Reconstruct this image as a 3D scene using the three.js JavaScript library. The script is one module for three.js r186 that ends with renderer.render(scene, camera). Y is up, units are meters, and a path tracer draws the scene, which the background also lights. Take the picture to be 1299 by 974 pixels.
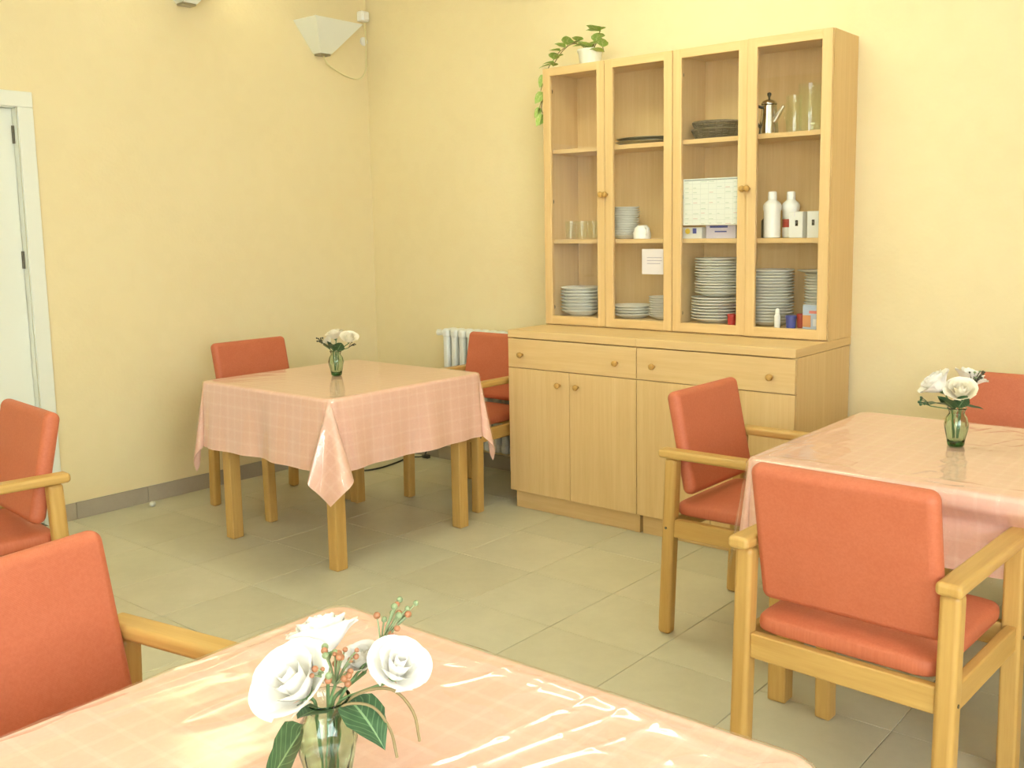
import * as THREE from 'three';
import { RoundedBoxGeometry } from 'three/addons/geometries/RoundedBoxGeometry.js';
import { mergeGeometries, mergeVertices } from 'three/addons/utils/BufferGeometryUtils.js';
import { RectAreaLightUniformsLib } from 'three/addons/lights/RectAreaLightUniformsLib.js';

// ───────────────────────── camera, sky, lights, exposure ─────────────────────────
RectAreaLightUniformsLib.init();
const scene = new THREE.Scene();
const camera = new THREE.PerspectiveCamera(42.757, 1299 / 974, 0.05, 60);
camera.rotation.order = 'YXZ';
camera.rotation.set(-0.12703, 0.67407, -0.01332);
camera.position.set(4.715, 1.3683, 4.1694);
camera.setViewOffset(1299, 974, -45, 36, 1299, 974);
scene.add(camera);

const renderer = new THREE.WebGLRenderer({ antialias: true });
renderer.toneMapping = THREE.LinearToneMapping;
renderer.toneMappingExposure = 1.45;
renderer.shadowMap.enabled = true;
renderer.shadowMap.type = THREE.PCFSoftShadowMap;

scene.background = new THREE.Color(0.86, 0.94, 1.0);
scene.backgroundIntensity = 9.0;

const ROOM = { x: 6.6, z: 6.4, h: 2.95 };
const LAMP_POWER = 8.0;             // ceiling fluorescent fittings
const UPLIGHT_POWER = 3.4;          // lit wall uplight

// ───────────────────────── helpers ─────────────────────────
const used = new Map();
function numbered(name) {
  const n = used.get(name) || 0; used.set(name, n + 1);
  return n ? name + '_' + String(n).padStart(3, '0') : name;
}
function rng(seed) { let a = seed | 0; return () => { a = (a + 0x6d2b79f5) | 0; let t = Math.imul(a ^ (a >>> 15), 1 | a); t = (t + Math.imul(t ^ (t >>> 7), 61 | t)) ^ t; return ((t ^ (t >>> 14)) >>> 0) / 4294967296; }; }
const shade = (o) => { o.traverse((c) => { if (c.isMesh) { c.castShadow = true; c.receiveShadow = true; } }); return o; };
function tag(o, label, category, group, kind) {
  o.userData.label = label; o.userData.category = category;
  if (group) o.userData.group = group;
  if (kind) o.userData.kind = kind;
  return o;
}
function thing(name, label, category, pos = [0, 0, 0], turn = 0, group) {
  const o = new THREE.Group(); o.name = numbered(name); scene.add(o);
  o.position.set(...pos); o.rotation.y = turn;
  return tag(o, label, category, group);
}
function part(parent, name, geo, mat, pos, rot) {
  const m = new THREE.Mesh(geo, mat); m.name = name;
  if (pos) m.position.set(...pos);
  if (rot) m.rotation.set(...rot);
  m.castShadow = m.receiveShadow = true;
  parent.add(m); return m;
}
function single(name, label, category, geo, mat, pos, turn = 0, group) {
  const m = part(scene, numbered(name), geo, mat, pos); m.rotation.y = turn;
  return tag(m, label, category, group);
}
function structure(name, geo, mat, pos) {
  const m = part(scene, name, geo, mat, pos); m.userData.kind = 'structure'; return m;
}
function copy(o, label, pos, turn = 0) {
  const c = o.clone(); c.name = numbered(o.name.replace(/_\d{3}$/, '')); scene.add(c);
  c.userData = { ...o.userData, label };
  c.position.set(...pos); c.rotation.y = turn; return c;
}
// texture coordinates in metres, picked per triangle from the way it faces; v runs along the grain axis
function metric(geo, grain = 'y', du = 0, dv = 0) {
  const g = geo.index ? geo.toNonIndexed() : geo;
  const p = g.attributes.position, n = g.attributes.normal, uv = new Float32Array(p.count * 2);
  const gi = { x: 0, y: 1, z: 2 }[grain];
  for (let i = 0; i < p.count; i += 3) {
    const a = [0, 0, 0];
    for (let k = 0; k < 3; k++) { a[0] += Math.abs(n.getX(i + k)); a[1] += Math.abs(n.getY(i + k)); a[2] += Math.abs(n.getZ(i + k)); }
    let d = 0; if (a[1] > a[d]) d = 1; if (a[2] > a[d]) d = 2;
    let vi = gi, ui = [0, 1, 2].find((q) => q !== d && q !== vi);
    if (d === gi) { ui = (d + 1) % 3; vi = (d + 2) % 3; }
    for (let k = 0; k < 3; k++) {
      const c = [p.getX(i + k), p.getY(i + k), p.getZ(i + k)];
      uv[(i + k) * 2] = c[ui] + du; uv[(i + k) * 2 + 1] = c[vi] + dv;
    }
  }
  g.setAttribute('uv', new THREE.BufferAttribute(uv, 2));
  return g;
}
function box(w, h, d, x = 0, y = 0, z = 0) { const g = new THREE.BoxGeometry(w, h, d); g.translate(x, y, z); return g; }
function rbox(w, h, d, r = 0.003, seg = 2) { return new RoundedBoxGeometry(w, h, d, seg, r); }
function span(x0, x1, y0, y1, z0, z1, r = 0) {   // box between limits
  const g = r ? rbox(x1 - x0, y1 - y0, z1 - z0, r, 1) : new THREE.BoxGeometry(x1 - x0, y1 - y0, z1 - z0);
  g.translate((x0 + x1) / 2, (y0 + y1) / 2, (z0 + z1) / 2); return g;
}
const flat = (g) => (g.index ? g.toNonIndexed() : g);
const merge = (list) => mergeGeometries(list.map((g) => { const f = flat(g); for (const k of Object.keys(f.attributes)) if (!['position', 'normal', 'uv'].includes(k)) f.deleteAttribute(k); return f; }));
const v3 = (a) => new THREE.Vector3(...a);
function tube(points, r, seg = 24, rad = 7, closed = false) { return new THREE.TubeGeometry(new THREE.CatmullRomCurve3(points.map(v3), closed), seg, r, rad, closed); }
function lathe(profile, seg = 28) { return new THREE.LatheGeometry(profile.map(([x, y]) => new THREE.Vector2(x, y)), seg); }
// a bar whose square section runs from a to b
function bar(a, b, w, d, r = 0.006) {
  const A = v3(a), B = v3(b), len = A.distanceTo(B);
  const g = metric(rbox(w, len, d, r, 2), 'y', 0.13, 0.21);
  const q = new THREE.Quaternion().setFromUnitVectors(new THREE.Vector3(0, 1, 0), B.clone().sub(A).normalize());
  g.applyQuaternion(q); const c = A.add(B).multiplyScalar(0.5); g.translate(c.x, c.y, c.z); return g;
}
// noise
function hash(x, y, s) { let h = Math.imul(x, 374761393) + Math.imul(y, 668265263) + Math.imul(s, 2147483647 ^ 0x5bd1e995); h = Math.imul(h ^ (h >>> 13), 1274126177); return ((h ^ (h >>> 16)) >>> 0) / 4294967296; }
function pnoise(x, y, px, py, s) {
  const xi = Math.floor(x), yi = Math.floor(y), fx = x - xi, fy = y - yi, m = (a, b) => ((a % b) + b) % b;
  const ux = fx * fx * (3 - 2 * fx), uy = fy * fy * (3 - 2 * fy);
  const a = hash(m(xi, px), m(yi, py), s), b = hash(m(xi + 1, px), m(yi, py), s), c = hash(m(xi, px), m(yi + 1, py), s), d = hash(m(xi + 1, px), m(yi + 1, py), s);
  return (a + (b - a) * ux) * (1 - uy) + (c + (d - c) * ux) * uy;
}
const noise2 = (x, y, s) => pnoise(x, y, 4096, 4096, s);
function texture(w, h, fn, { srgb = true, repeat = [1, 1] } = {}) {
  const data = new Uint8Array(w * h * 4);
  for (let j = 0; j < h; j++) for (let i = 0; i < w; i++) {
    const c = fn(i / w, j / h, i, j), o = (j * w + i) * 4;
    data[o] = Math.max(0, Math.min(255, c[0])); data[o + 1] = Math.max(0, Math.min(255, c[1])); data[o + 2] = Math.max(0, Math.min(255, c[2])); data[o + 3] = 255;
  }
  const t = new THREE.DataTexture(data, w, h, THREE.RGBAFormat);
  t.wrapS = t.wrapT = THREE.RepeatWrapping; t.magFilter = THREE.LinearFilter; t.minFilter = THREE.LinearMipmapLinearFilter; t.generateMipmaps = true;
  if (srgb) t.colorSpace = THREE.SRGBColorSpace;
  t.repeat.set(...repeat); t.needsUpdate = true; return t;
}
const mixc = (a, b, t) => [a[0] + (b[0] - a[0]) * t, a[1] + (b[1] - a[1]) * t, a[2] + (b[2] - a[2]) * t];
function woodMap(light, dark, seed, size = [0.4, 0.8]) {
  return texture(384, 512, (u, v) => {
    const warp = pnoise(u * 4, v * 3, 4, 3, seed + 9) * 0.6;
    const a = pnoise(u * 14 + warp, v * 2, 14, 2, seed), b = pnoise(u * 48, v * 4, 48, 4, seed + 1), c = pnoise(u * 150, v * 22, 150, 22, seed + 2);
    return mixc(light, dark, 0.45 * a + 0.33 * b + 0.22 * c);
  }, { repeat: [1 / size[0], 1 / size[1]] });
}

// ───────────────────────── materials ─────────────────────────
const std = (o) => new THREE.MeshStandardMaterial(o);
const phy = (o) => new THREE.MeshPhysicalMaterial(o);
const plasterBump = texture(256, 256, (u, v) => { const n = 255 * (0.5 * pnoise(u * 60, v * 60, 60, 60, 3) + 0.3 * pnoise(u * 120, v * 120, 120, 120, 4) + 0.2 * pnoise(u * 20, v * 20, 20, 20, 5)); return [n, n, n]; }, { srgb: false, repeat: [1.4, 1.4] });
const wallMap = texture(256, 256, (u, v) => { const n = 0.6 * pnoise(u * 5, v * 5, 5, 5, 11) + 0.4 * pnoise(u * 40, v * 40, 40, 40, 12); return mixc([237, 221, 177], [233, 215, 169], n); }, { repeat: [0.5, 0.5] });
const tileMap = (seed, base) => texture(256, 256, (u, v) => {
  const n = 0.5 * pnoise(u * 6, v * 6, 6, 6, seed) + 0.3 * pnoise(u * 24, v * 24, 24, 24, seed + 1) + 0.2 * pnoise(u * 90, v * 90, 90, 90, seed + 2);
  return mixc(base, base.map((c) => c - 11), n);
}, { repeat: [1.6, 1.6] });
const weaveBump = texture(128, 128, (u, v, i, j) => { const n = 110 + 60 * Math.sin(i * Math.PI / 4) * Math.sin(j * Math.PI / 4) + 70 * (hash(i, j, 8) - 0.5); return [n, n, n]; }, { srgb: false, repeat: [14, 14] });
const vinylMap = texture(256, 256, (u, v, i, j) => { const n = 0.45 * pnoise(u * 64, v * 64, 64, 64, 21) + 0.35 * hash(i, j, 22) + 0.2 * pnoise(u * 6, v * 6, 6, 6, 23); return mixc([200, 114, 80], [187, 99, 65], n); }, { repeat: [4, 4] });
// pink damask cloth: a faint woven check
const clothMap = texture(512, 512, (u, v, i, j) => {
  const line = (t, k) => { const q = Math.abs(((t * k) % 1) - 0.5); return q < 0.09 ? 1 : 0; };
  const t = 0.42 * line(u, 9) + 0.42 * line(v, 9) + 0.12 * line(u, 3) + 0.12 * line(v, 3);
  const n = 0.5 * hash(i, j, 31) + 0.5 * pnoise(u * 90, v * 90, 90, 90, 32);
  const c = mixc([232, 186, 165], [238, 199, 180], Math.min(1, t));
  return c.map((q) => q + (n - 0.5) * 10);
}, { repeat: [2.2, 2.2] });

const M = {
  wall: std({ map: wallMap, bumpMap: plasterBump, bumpScale: 0.0006, roughness: 0.86 }),
  ceiling: std({ color: 0xf4f0e2, bumpMap: plasterBump, bumpScale: 0.0005, roughness: 0.9 }),
  grout: std({ color: 0x8d8872, roughness: 0.9 }),
  tiles: [0, 1, 2, 3].map((k) => std({ map: tileMap(41 + 7 * k, [[207, 201, 173], [203, 197, 170], [210, 203, 176], [205, 200, 174]][k]), roughness: 0.36 })),
  skirting: [0, 1].map((k) => std({ map: tileMap(91 + 7 * k, [[178, 166, 148], [172, 161, 144]][k]), roughness: 0.5 })),
  doorWhite: std({ color: 0xe6e8dc, roughness: 0.45 }),
  metal: std({ color: 0xb9b7ae, metalness: 1, roughness: 0.35 }),
  darkMetal: std({ color: 0x6b6557, metalness: 0.8, roughness: 0.5 }),
  beech: [0, 1].map((k) => std({ map: woodMap([208, 170, 99], [185, 143, 74], 51 + 11 * k), roughness: 0.42 })),
  maple: [0, 1].map((k) => std({ map: woodMap([229, 198, 143], [213, 176, 119], 71 + 11 * k, [0.36, 1.1]), roughness: 0.5 })),
  knob: std({ map: woodMap([200, 158, 84], [178, 134, 64], 99, [0.1, 0.1]), roughness: 0.4 }),
  vinyl: std({ map: vinylMap, bumpMap: weaveBump, bumpScale: 0.00035, roughness: 0.6 }),
  cloth: std({ map: clothMap, roughness: 0.75 }),
  film: phy({ color: 0xffffff, transmission: 1, thickness: 0, roughness: 0.12, ior: 1.75 }),
  pane: phy({ color: 0xffffff, transmission: 1, thickness: 0, roughness: 0.0, ior: 1.5 }),
  china: std({ color: 0xe8e8e0, roughness: 0.22 }),
  porcelain: std({ color: 0xf3f2ec, roughness: 0.18 }),
  paper: std({ color: 0xdfdfd6, roughness: 0.9 }),
  whitePlastic: std({ color: 0xf0efe8, roughness: 0.35 }),
  enamel: std({ color: 0xe9ebe6, roughness: 0.3 }),
  shadeWhite: std({ color: 0xe9ece2, roughness: 0.55 }),
  chrome: std({ color: 0xd8d8d4, metalness: 1, roughness: 0.12 }),
  steel: std({ color: 0xa9a79c, metalness: 1, roughness: 0.28 }),
  glass: phy({ color: 0xfcfffd, transmission: 1, thickness: 0, roughness: 0.02, ior: 1.5 }),
  vaseGlass: phy({ color: 0xf4fbf5, transmission: 1, thickness: 0.004, roughness: 0.03, ior: 1.45, attenuationColor: new THREE.Color(0xa2cbac), attenuationDistance: 0.012 }),
  wicker: std({ map: texture(64, 64, (u, v, i, j) => mixc([118, 104, 78], [78, 68, 50], hash(i, j >> 2, 61))), roughness: 0.7 }),
  petal: std({ color: 0xfbf7ee, roughness: 0.6, side: THREE.DoubleSide }),
  petalCream: std({ color: 0xf8efd8, roughness: 0.6, side: THREE.DoubleSide }),
  leaf: std({ map: texture(128, 128, (u, v) => { const rib = Math.abs(u - 0.5) < 0.03 ? 1 : 0, vein = Math.abs(((v * 7 + Math.abs(u - 0.5) * 5) % 1) - 0.5) < 0.07 ? 0.6 : 0; return mixc(mixc([66, 98, 62], [50, 82, 50], pnoise(u * 9, v * 9, 9, 9, 77)), [128, 158, 112], Math.max(rib, vein)); }), roughness: 0.45, side: THREE.DoubleSide }),
  vineLeaf: std({ map: texture(128, 128, (u, v) => { const rib = Math.abs(u - 0.5) < 0.03 ? 1 : 0; return mixc(mixc([176, 202, 110], [148, 184, 84], pnoise(u * 6, v * 6, 6, 6, 78)), [206, 214, 150], Math.max(rib, pnoise(u * 10, v * 10, 10, 10, 79) > 0.72 ? 0.7 : 0)); }), roughness: 0.5, side: THREE.DoubleSide }),
  stem: std({ color: 0x6d8a58, roughness: 0.6 }),
  twig: std({ color: 0x8b7a52, roughness: 0.7 }),
  darkTwig: std({ color: 0x4c4a36, roughness: 0.7 }),
  berry: std({ color: 0xa5704c, roughness: 0.4 }),
  bud: std({ color: 0x87966c, roughness: 0.6 }),
  red: std({ color: 0xb8322c, roughness: 0.4 }),
  blue: std({ color: 0x38469a, roughness: 0.4 }),
  yellow: std({ color: 0xe6c62e, roughness: 0.5 }),
  lilac: std({ color: 0xcfc8d6, roughness: 0.7 }),
  green: std({ color: 0x6f9472, roughness: 0.5 }),
  black: std({ color: 0x2a2825, roughness: 0.6 }),
  cable: std({ color: 0x3a3733, roughness: 0.55 }),
  paleCable: std({ color: 0xe9dfae, roughness: 0.6 }),
};

// ───────────────────────── the room ─────────────────────────
const T = 0.2;
{
  const fl = structure('floor', box(ROOM.x + 2 * T, 0.2, ROOM.z + 2 * T, ROOM.x / 2, -0.1035, ROOM.z / 2), M.grout);
  // ceramic tiles, joints at the photographed spots
  const px = 0.397, pz = 0.385, jx = 3.862, jz = 1.617, gap = 0.0022, rand = rng(5);
  const cuts = (j, p, L) => { const c = [0]; let k = Math.ceil((0.04 - j) / p); for (let t = j + k * p; t < L - 0.04; t += p) c.push(t); c.push(L); return c; };
  const xs = cuts(jx, px, ROOM.x), zs = cuts(jz, pz, ROOM.z), cache = new Map();
  const tileGeo = (w, d) => {
    const key = w.toFixed(3) + d.toFixed(3); if (cache.has(key)) return cache.get(key);
    const s = 0.0012, h = 0.0035, a = w / 2, b = d / 2;
    const P = [[-a, 0, -b], [a, 0, -b], [a, 0, b], [-a, 0, b], [-a, h - s, -b], [a, h - s, -b], [a, h - s, b], [-a, h - s, b], [-a + s, h, -b + s], [a - s, h, -b + s], [a - s, h, b - s], [-a + s, h, b - s]];
    const Q = [[8, 11, 10, 9]];
    for (let k = 0; k < 4; k++) { const n = (k + 1) % 4; Q.push([k, 4 + k, 4 + n, n]); Q.push([4 + k, 8 + k, 8 + n, 4 + n]); }
    const pos = []; for (const [q0, q1, q2, q3] of Q) for (const i of [q0, q1, q2, q0, q2, q3]) pos.push(...P[i]);
    let g = new THREE.BufferGeometry(); g.setAttribute('position', new THREE.Float32BufferAttribute(pos, 3)); g.computeVertexNormals();
    g = metric(g, 'z'); cache.set(key, g); return g;
  };
  for (let i = 0; i + 1 < xs.length; i++) for (let j = 0; j + 1 < zs.length; j++) {
    const w = xs[i + 1] - xs[i] - gap, d = zs[j + 1] - zs[j] - gap;
    const t = part(fl, 'tile', tileGeo(w, d), M.tiles[Math.floor(rand() * 4)], [(xs[i] + xs[i + 1]) / 2, -0.0035, (zs[j] + zs[j + 1]) / 2]);
    if (rand() < 0.5 && Math.abs(w - px + gap) < 1e-6 && Math.abs(d - pz + gap) < 1e-6) t.rotation.y = Math.PI;
  }
  structure('ceiling', metric(box(ROOM.x + 2 * T, 0.2, ROOM.z + 2 * T, ROOM.x / 2, ROOM.h + 0.1, ROOM.z / 2)), M.ceiling);
  structure('wall_back', metric(span(-T, ROOM.x + T, 0, ROOM.h, -T, 0)), M.wall);
  // left wall with the doorway
  const D0 = 2.105, D1 = 2.905, DH = 1.955;
  structure('wall_left', merge([span(-T, 0, 0, ROOM.h, 0, D0), span(-T, 0, DH, ROOM.h, D0, D1), span(-T, 0, 0, ROOM.h, D1, ROOM.z)].map((g) => metric(g))), M.wall);
  const wl = structure('door_1', span(-0.075, -0.035, 0.008, DH - 0.004, D0 + 0.004, D1 - 0.004, 0.003), M.doorWhite);
  for (const y of [0.3, 1.264, 1.833]) part(wl, 'hinge', new THREE.CylinderGeometry(0.006, 0.006, 0.08, 10), M.darkMetal, [-0.028, y, D0 + 0.008]);
  { const h = part(wl, 'handle', tube([[-0.034, 1.0, D1 - 0.07], [0.02, 1.0, D1 - 0.07], [0.025, 1.0, D1 - 0.09], [0.025, 1.0, D1 - 0.19]], 0.009, 20, 8), M.metal); h.userData.label = 'metal lever handle'; }
  const tr = 0.07;
  structure('trim_1', span(0.0, 0.016, 0, DH, D0 - tr, D0, 0.004), M.doorWhite);
  structure('trim_2', span(0.0, 0.016, 0, DH, D1, D1 + tr, 0.004), M.doorWhite);
  structure('trim_3', span(0.0, 0.016, DH, DH + tr, D0 - tr, D1 + tr, 0.004), M.doorWhite);
  const fr = structure('trim_4', merge([span(-T, -0.0, 0, DH, D0 - 0.001, D0 + 0.003), span(-T, 0, 0, DH, D1 - 0.003, D1 + 0.001), span(-T, 0, DH - 0.003, DH + 0.001, D0, D1), span(-0.19, -0.08, 0, DH, D0, D1)]), M.doorWhite);
  // wall behind the camera and wall on the right, with wide windows
  const win = (n, horizontal, fixed, a0, a1, y0, y1, parts) => {
    const f = 0.06, bars = [];
    const S = (p0, p1, q0, q1) => horizontal ? span(p0, p1, q0, q1, fixed + 0.06, fixed + 0.12, 0.004) : span(fixed + 0.06, fixed + 0.12, q0, q1, p0, p1, 0.004);
    bars.push(S(a0, a1, y0, y0 + f), S(a0, a1, y1 - f, y1));
    for (let k = 0; k <= parts; k++) { const c = a0 + (a1 - a0) * k / parts, lo = Math.max(a0, c - f / 2), hi = Math.min(a1, c + f / 2); bars.push(S(k === parts ? a1 - f : lo, k === 0 ? a0 + f : hi, y0 + f, y1 - f)); }
    const w = structure('window_' + n, merge(bars), M.doorWhite);
    for (let k = 0; k < parts; k++) {
      const c0 = a0 + (a1 - a0) * k / parts + f, c1 = a0 + (a1 - a0) * (k + 1) / parts - f;
      part(w, 'pane', horizontal ? span(c0, c1, y0 + f, y1 - f, fixed + 0.086, fixed + 0.092) : span(fixed + 0.086, fixed + 0.092, y0 + f, y1 - f, c0, c1), M.pane);
    }
  };
  const W1 = [4.2, 6.2, 0.95, 2.45], W2 = [2.9, 5.9, 0.95, 2.45];
  structure('wall_front', merge([span(-T, W1[0], 0, ROOM.h, ROOM.z, ROOM.z + T), span(W1[1], ROOM.x + T, 0, ROOM.h, ROOM.z, ROOM.z + T), span(W1[0], W1[1], 0, W1[2], ROOM.z, ROOM.z + T), span(W1[0], W1[1], W1[3], ROOM.h, ROOM.z, ROOM.z + T)].map((g) => metric(g))), M.wall);
  structure('wall_right', merge([span(ROOM.x, ROOM.x + T, 0, ROOM.h, 0, W2[0]), span(ROOM.x, ROOM.x + T, 0, ROOM.h, W2[1], ROOM.z), span(ROOM.x, ROOM.x + T, 0, W2[2], W2[0], W2[1]), span(ROOM.x, ROOM.x + T, W2[3], ROOM.h, W2[0], W2[1])].map((g) => metric(g))), M.wall);
  win(1, true, ROOM.z, ...W1, 2); win(2, false, ROOM.x, ...W2, 3);
  // skirting of ceramic pieces
  const sk = (name, along, from, to, joint) => {
    const base = structure(name, along === 'z' ? span(0, 0.004, 0, 0.081, from, to) : span(from, to, 0, 0.081, 0, 0.004), M.grout);
    const c = [from]; for (let t = joint; t < to - 0.03; t += 0.372) if (t > from + 0.03) c.push(t); c.push(to);
    for (let k = 0; k + 1 < c.length; k++) {
      const a = c[k] + 0.001, b = c[k + 1] - 0.001;
      part(base, 'tile', metric(along === 'z' ? span(0.004, 0.012, 0, 0.083, a, b, 0.0015) : span(a, b, 0, 0.083, 0.004, 0.012, 0.0015), along), M.skirting[k % 2]);
    }
  };
  sk('baseboard_left', 'z', 0.013, D0 - tr, 0.114);
  sk('baseboard_back', 'x', 0.0, ROOM.x, 0.16);
}

// ───────────────────────── lamps ─────────────────────────
function ceilingLamp(x, z, label, w = 1.25, d = 0.32) {
  const o = thing('ceiling_light', label, 'light', [x, ROOM.h, z]);
  part(o, 'housing', merge([span(-w / 2, w / 2, -0.05, 0, -d / 2, d / 2, 0.006)]), M.whitePlastic);
  part(o, 'diffuser', span(-w / 2 + 0.03, w / 2 - 0.03, -0.16, -0.051, -d / 2 + 0.03, d / 2 - 0.03, 0.012), std({ color: 0xf4f6ee, emissive: 0xf6ffe6, emissiveIntensity: 2, roughness: 0.6 }));
  // the wrap-round diffuser gives light from its underside and its two long sides
  const glow = (ww, hh, pos, rx, ry) => { const l = new THREE.RectAreaLight(0xf6ffdf, LAMP_POWER, ww, hh); l.name = 'ceiling_light_glow'; l.position.set(...pos); l.rotation.set(rx, ry, 0); o.add(l); };
  glow(w - 0.06, d - 0.06, [0, -0.163, 0], -Math.PI / 2, 0);
  glow(w - 0.06, 0.1, [0, -0.105, d / 2 - 0.027], 0, Math.PI);
  glow(w - 0.06, 0.1, [0, -0.105, -d / 2 + 0.027], 0, 0);
  return o;
}
ceilingLamp(2.5, 1.3, 'white ceiling light fitting above the glass cabinet side of the room');
ceilingLamp(2.5, 4.3, 'white ceiling light fitting nearer the windows');

// half-pyramid wall uplight, wall on local x = 0
function uplight(label, pos, lit) {
  const o = thing('wall_uplight', label, 'wall lamp', pos);
  const top = [[0, 0.17, 0.172], [0.2, 0.17, 0.172], [0.2, 0.17, -0.172], [0, 0.17, -0.172]], bot = [[0, 0, 0.04], [0.07, 0, 0.04], [0.07, 0, -0.04], [0, 0, -0.04]];
  const shell = (P, Qq) => { const pos = []; for (let k = 0; k < 3; k++) for (const i of [[P, k], [Qq, k], [Qq, k + 1], [P, k], [Qq, k + 1], [P, k + 1]]) pos.push(...i[0][i[1]]); return pos; };
  const inn = (q, y) => [Math.max(0, q[0] - 0.004), q[1] + y, q[2] * 0.975];
  const ti = top.map((q) => inn(q, 0)), bi = bot.map((q) => inn(q, 0.004));
  const V = [...shell(bot, top), ...shell(ti, bi)];
  for (let k = 0; k < 3; k++) for (const q of [top[k], ti[k], ti[k + 1], top[k], ti[k + 1], top[k + 1]]) V.push(...q);
  for (const q of [bot[0], bot[1], bot[2], bot[0], bot[2], bot[3]]) V.push(...q);
  const g = new THREE.BufferGeometry(); g.setAttribute('position', new THREE.Float32BufferAttribute(V, 3)); g.computeVertexNormals();
  const m = part(o, 'shade', g, M.shadeWhite); m.material.side = THREE.DoubleSide;
  part(o, 'base_cap', rbox(0.06, 0.012, 0.075, 0.004), M.steel, [0.035, -0.005, 0]);
  const tubeMat = lit ? std({ color: 0xffffff, emissive: 0xf4ffe8, emissiveIntensity: 6 }) : M.whitePlastic;
  part(o, 'lamp_tube', new THREE.CapsuleGeometry(0.014, 0.2, 6, 12), tubeMat, [0.09, 0.12, 0], [Math.PI / 2, 0, 0]);
  if (lit) {
    const l = new THREE.RectAreaLight(0xfaffe6, UPLIGHT_POWER * 8, 0.16, 0.28); l.name = 'uplight_glow';
    l.position.set(0.1, 0.145, 0); l.rotation.x = Math.PI / 2; o.add(l);
  }
  return o;
}
uplight('unlit white half-pyramid uplight in the corner with a dangling cord', [0, 2.403, 0.372], false);
uplight('lit white uplight high on the left wall, cut by the top edge', [0, 2.543, 1.235], true);
{
  const c = thing('lamp_cord', 'pale looped flex hanging from the corner uplight to a wall box', 'cord', [0, 0, 0]);
  part(c, 'flex', tube([[0.04, 2.398, 0.37], [0.03, 2.36, 0.34], [0.02, 2.32, 0.25], [0.012, 2.295, 0.14], [0.012, 2.30, 0.07], [0.012, 2.35, 0.028], [0.012, 2.45, 0.018], [0.012, 2.55, 0.018], [0.014, 2.63, 0.03]], 0.0045, 60, 7), M.paleCable);
  const b = thing('junction_box', 'small white box on the wall corner above the flex', 'box', [0.0, 2.665, 0.045]);
  part(b, 'body', rbox(0.05, 0.06, 0.06, 0.008), M.whitePlastic, [0.026, 0, 0]);
  part(b, 'cover', rbox(0.008, 0.045, 0.045, 0.004), M.whitePlastic, [0.054, 0, 0]);
  const r = thing('cable_clip', 'round white cable rose on the flex in the corner', 'clip', [0.0, 2.525, 0.028]);
  part(r, 'disc', new THREE.CylinderGeometry(0.024, 0.026, 0.01, 20), M.whitePlastic, [0.006, 0, 0], [0, 0, -Math.PI / 2]);
}

// ───────────────────────── cupboards ─────────────────────────
const CX = 1.59, CW = 0.75, LD = 0.568, LH = 0.891, UD = 0.27, UH = 2.163;
const knobGeo = (() => { const g = lathe([[0, 0], [0.007, 0], [0.0065, 0.010], [0.012, 0.015], [0.0145, 0.021], [0.013, 0.027], [0.007, 0.0305], [0, 0.031]], 18); g.rotateX(Math.PI / 2); return g; })();
const knob = (parent, x, y, z, label) => { const k = part(parent, 'knob', knobGeo, M.knob, [x, y, z]); if (label) k.userData.label = label; return k; };
function sideboard(k, label) {
  const o = thing('sideboard', label, 'sideboard', [CX + k * CW, 0, 0], 0, 'beech-effect cupboards on the back wall');
  const w = CW - 0.0015, d = LD, mt = M.maple;
  part(o, 'body', metric(merge([span(0, 0.018, 0.09, 0.852, 0.014, d - 0.02), span(w - 0.018, w, 0.09, 0.852, 0.014, d - 0.02), span(0.018, w - 0.018, 0.09, 0.108, 0.014, d - 0.02), span(0.018, w - 0.018, 0.09, 0.852, 0.014, 0.02), span(0.018, w - 0.018, 0.70, 0.712, 0.02, d - 0.03)])), mt[k]);
  part(o, 'top', metric(span(-0.001, w + 0.001, 0.853, LH, 0.001, d, 0.004), 'x'), mt[1 - k]);
  part(o, 'plinth', metric(span(0.012, w - (k ? 0.0 : 0.03), 0, 0.089, 0.05, d - 0.035), 'x'), mt[k]);
  if (!k) part(o, 'foot_panel', metric(span(w - 0.029, w, 0, 0.089, 0.05, d - 0.03)), mt[k]);
  const df = part(o, 'drawer', metric(span(0.001, w - 0.001, 0.709, 0.849, d - 0.0195, d - 0.001, 0.002), 'x', 0.3 * k, 0.1), mt[0]);
  knob(df, 0.09, 0.773, d - 0.001); knob(df, k ? 0.645 : 0.645, 0.773, d - 0.001);
  const d1 = part(o, 'door', metric(span(0.001, w / 2 - 0.0012, 0.092, 0.7055, d - 0.0195, d - 0.001, 0.002), 'y', 0.1 + 0.2 * k), mt[0]);
  const d2 = part(o, 'door', metric(span(w / 2 + 0.0012, w - 0.001, 0.092, 0.7055, d - 0.0195, d - 0.001, 0.002), 'y', 0.37 + 0.1 * k), mt[1]);
  knob(d1, w / 2 - 0.058, 0.643, d - 0.001); knob(d2, w / 2 + 0.05, 0.643, d - 0.001);
  return o;
}
sideboard(0, 'pale wood sideboard cupboard with drawer, left unit next to the radiator');
sideboard(1, 'pale wood sideboard cupboard with drawer, right unit behind the orange chair');

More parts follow.
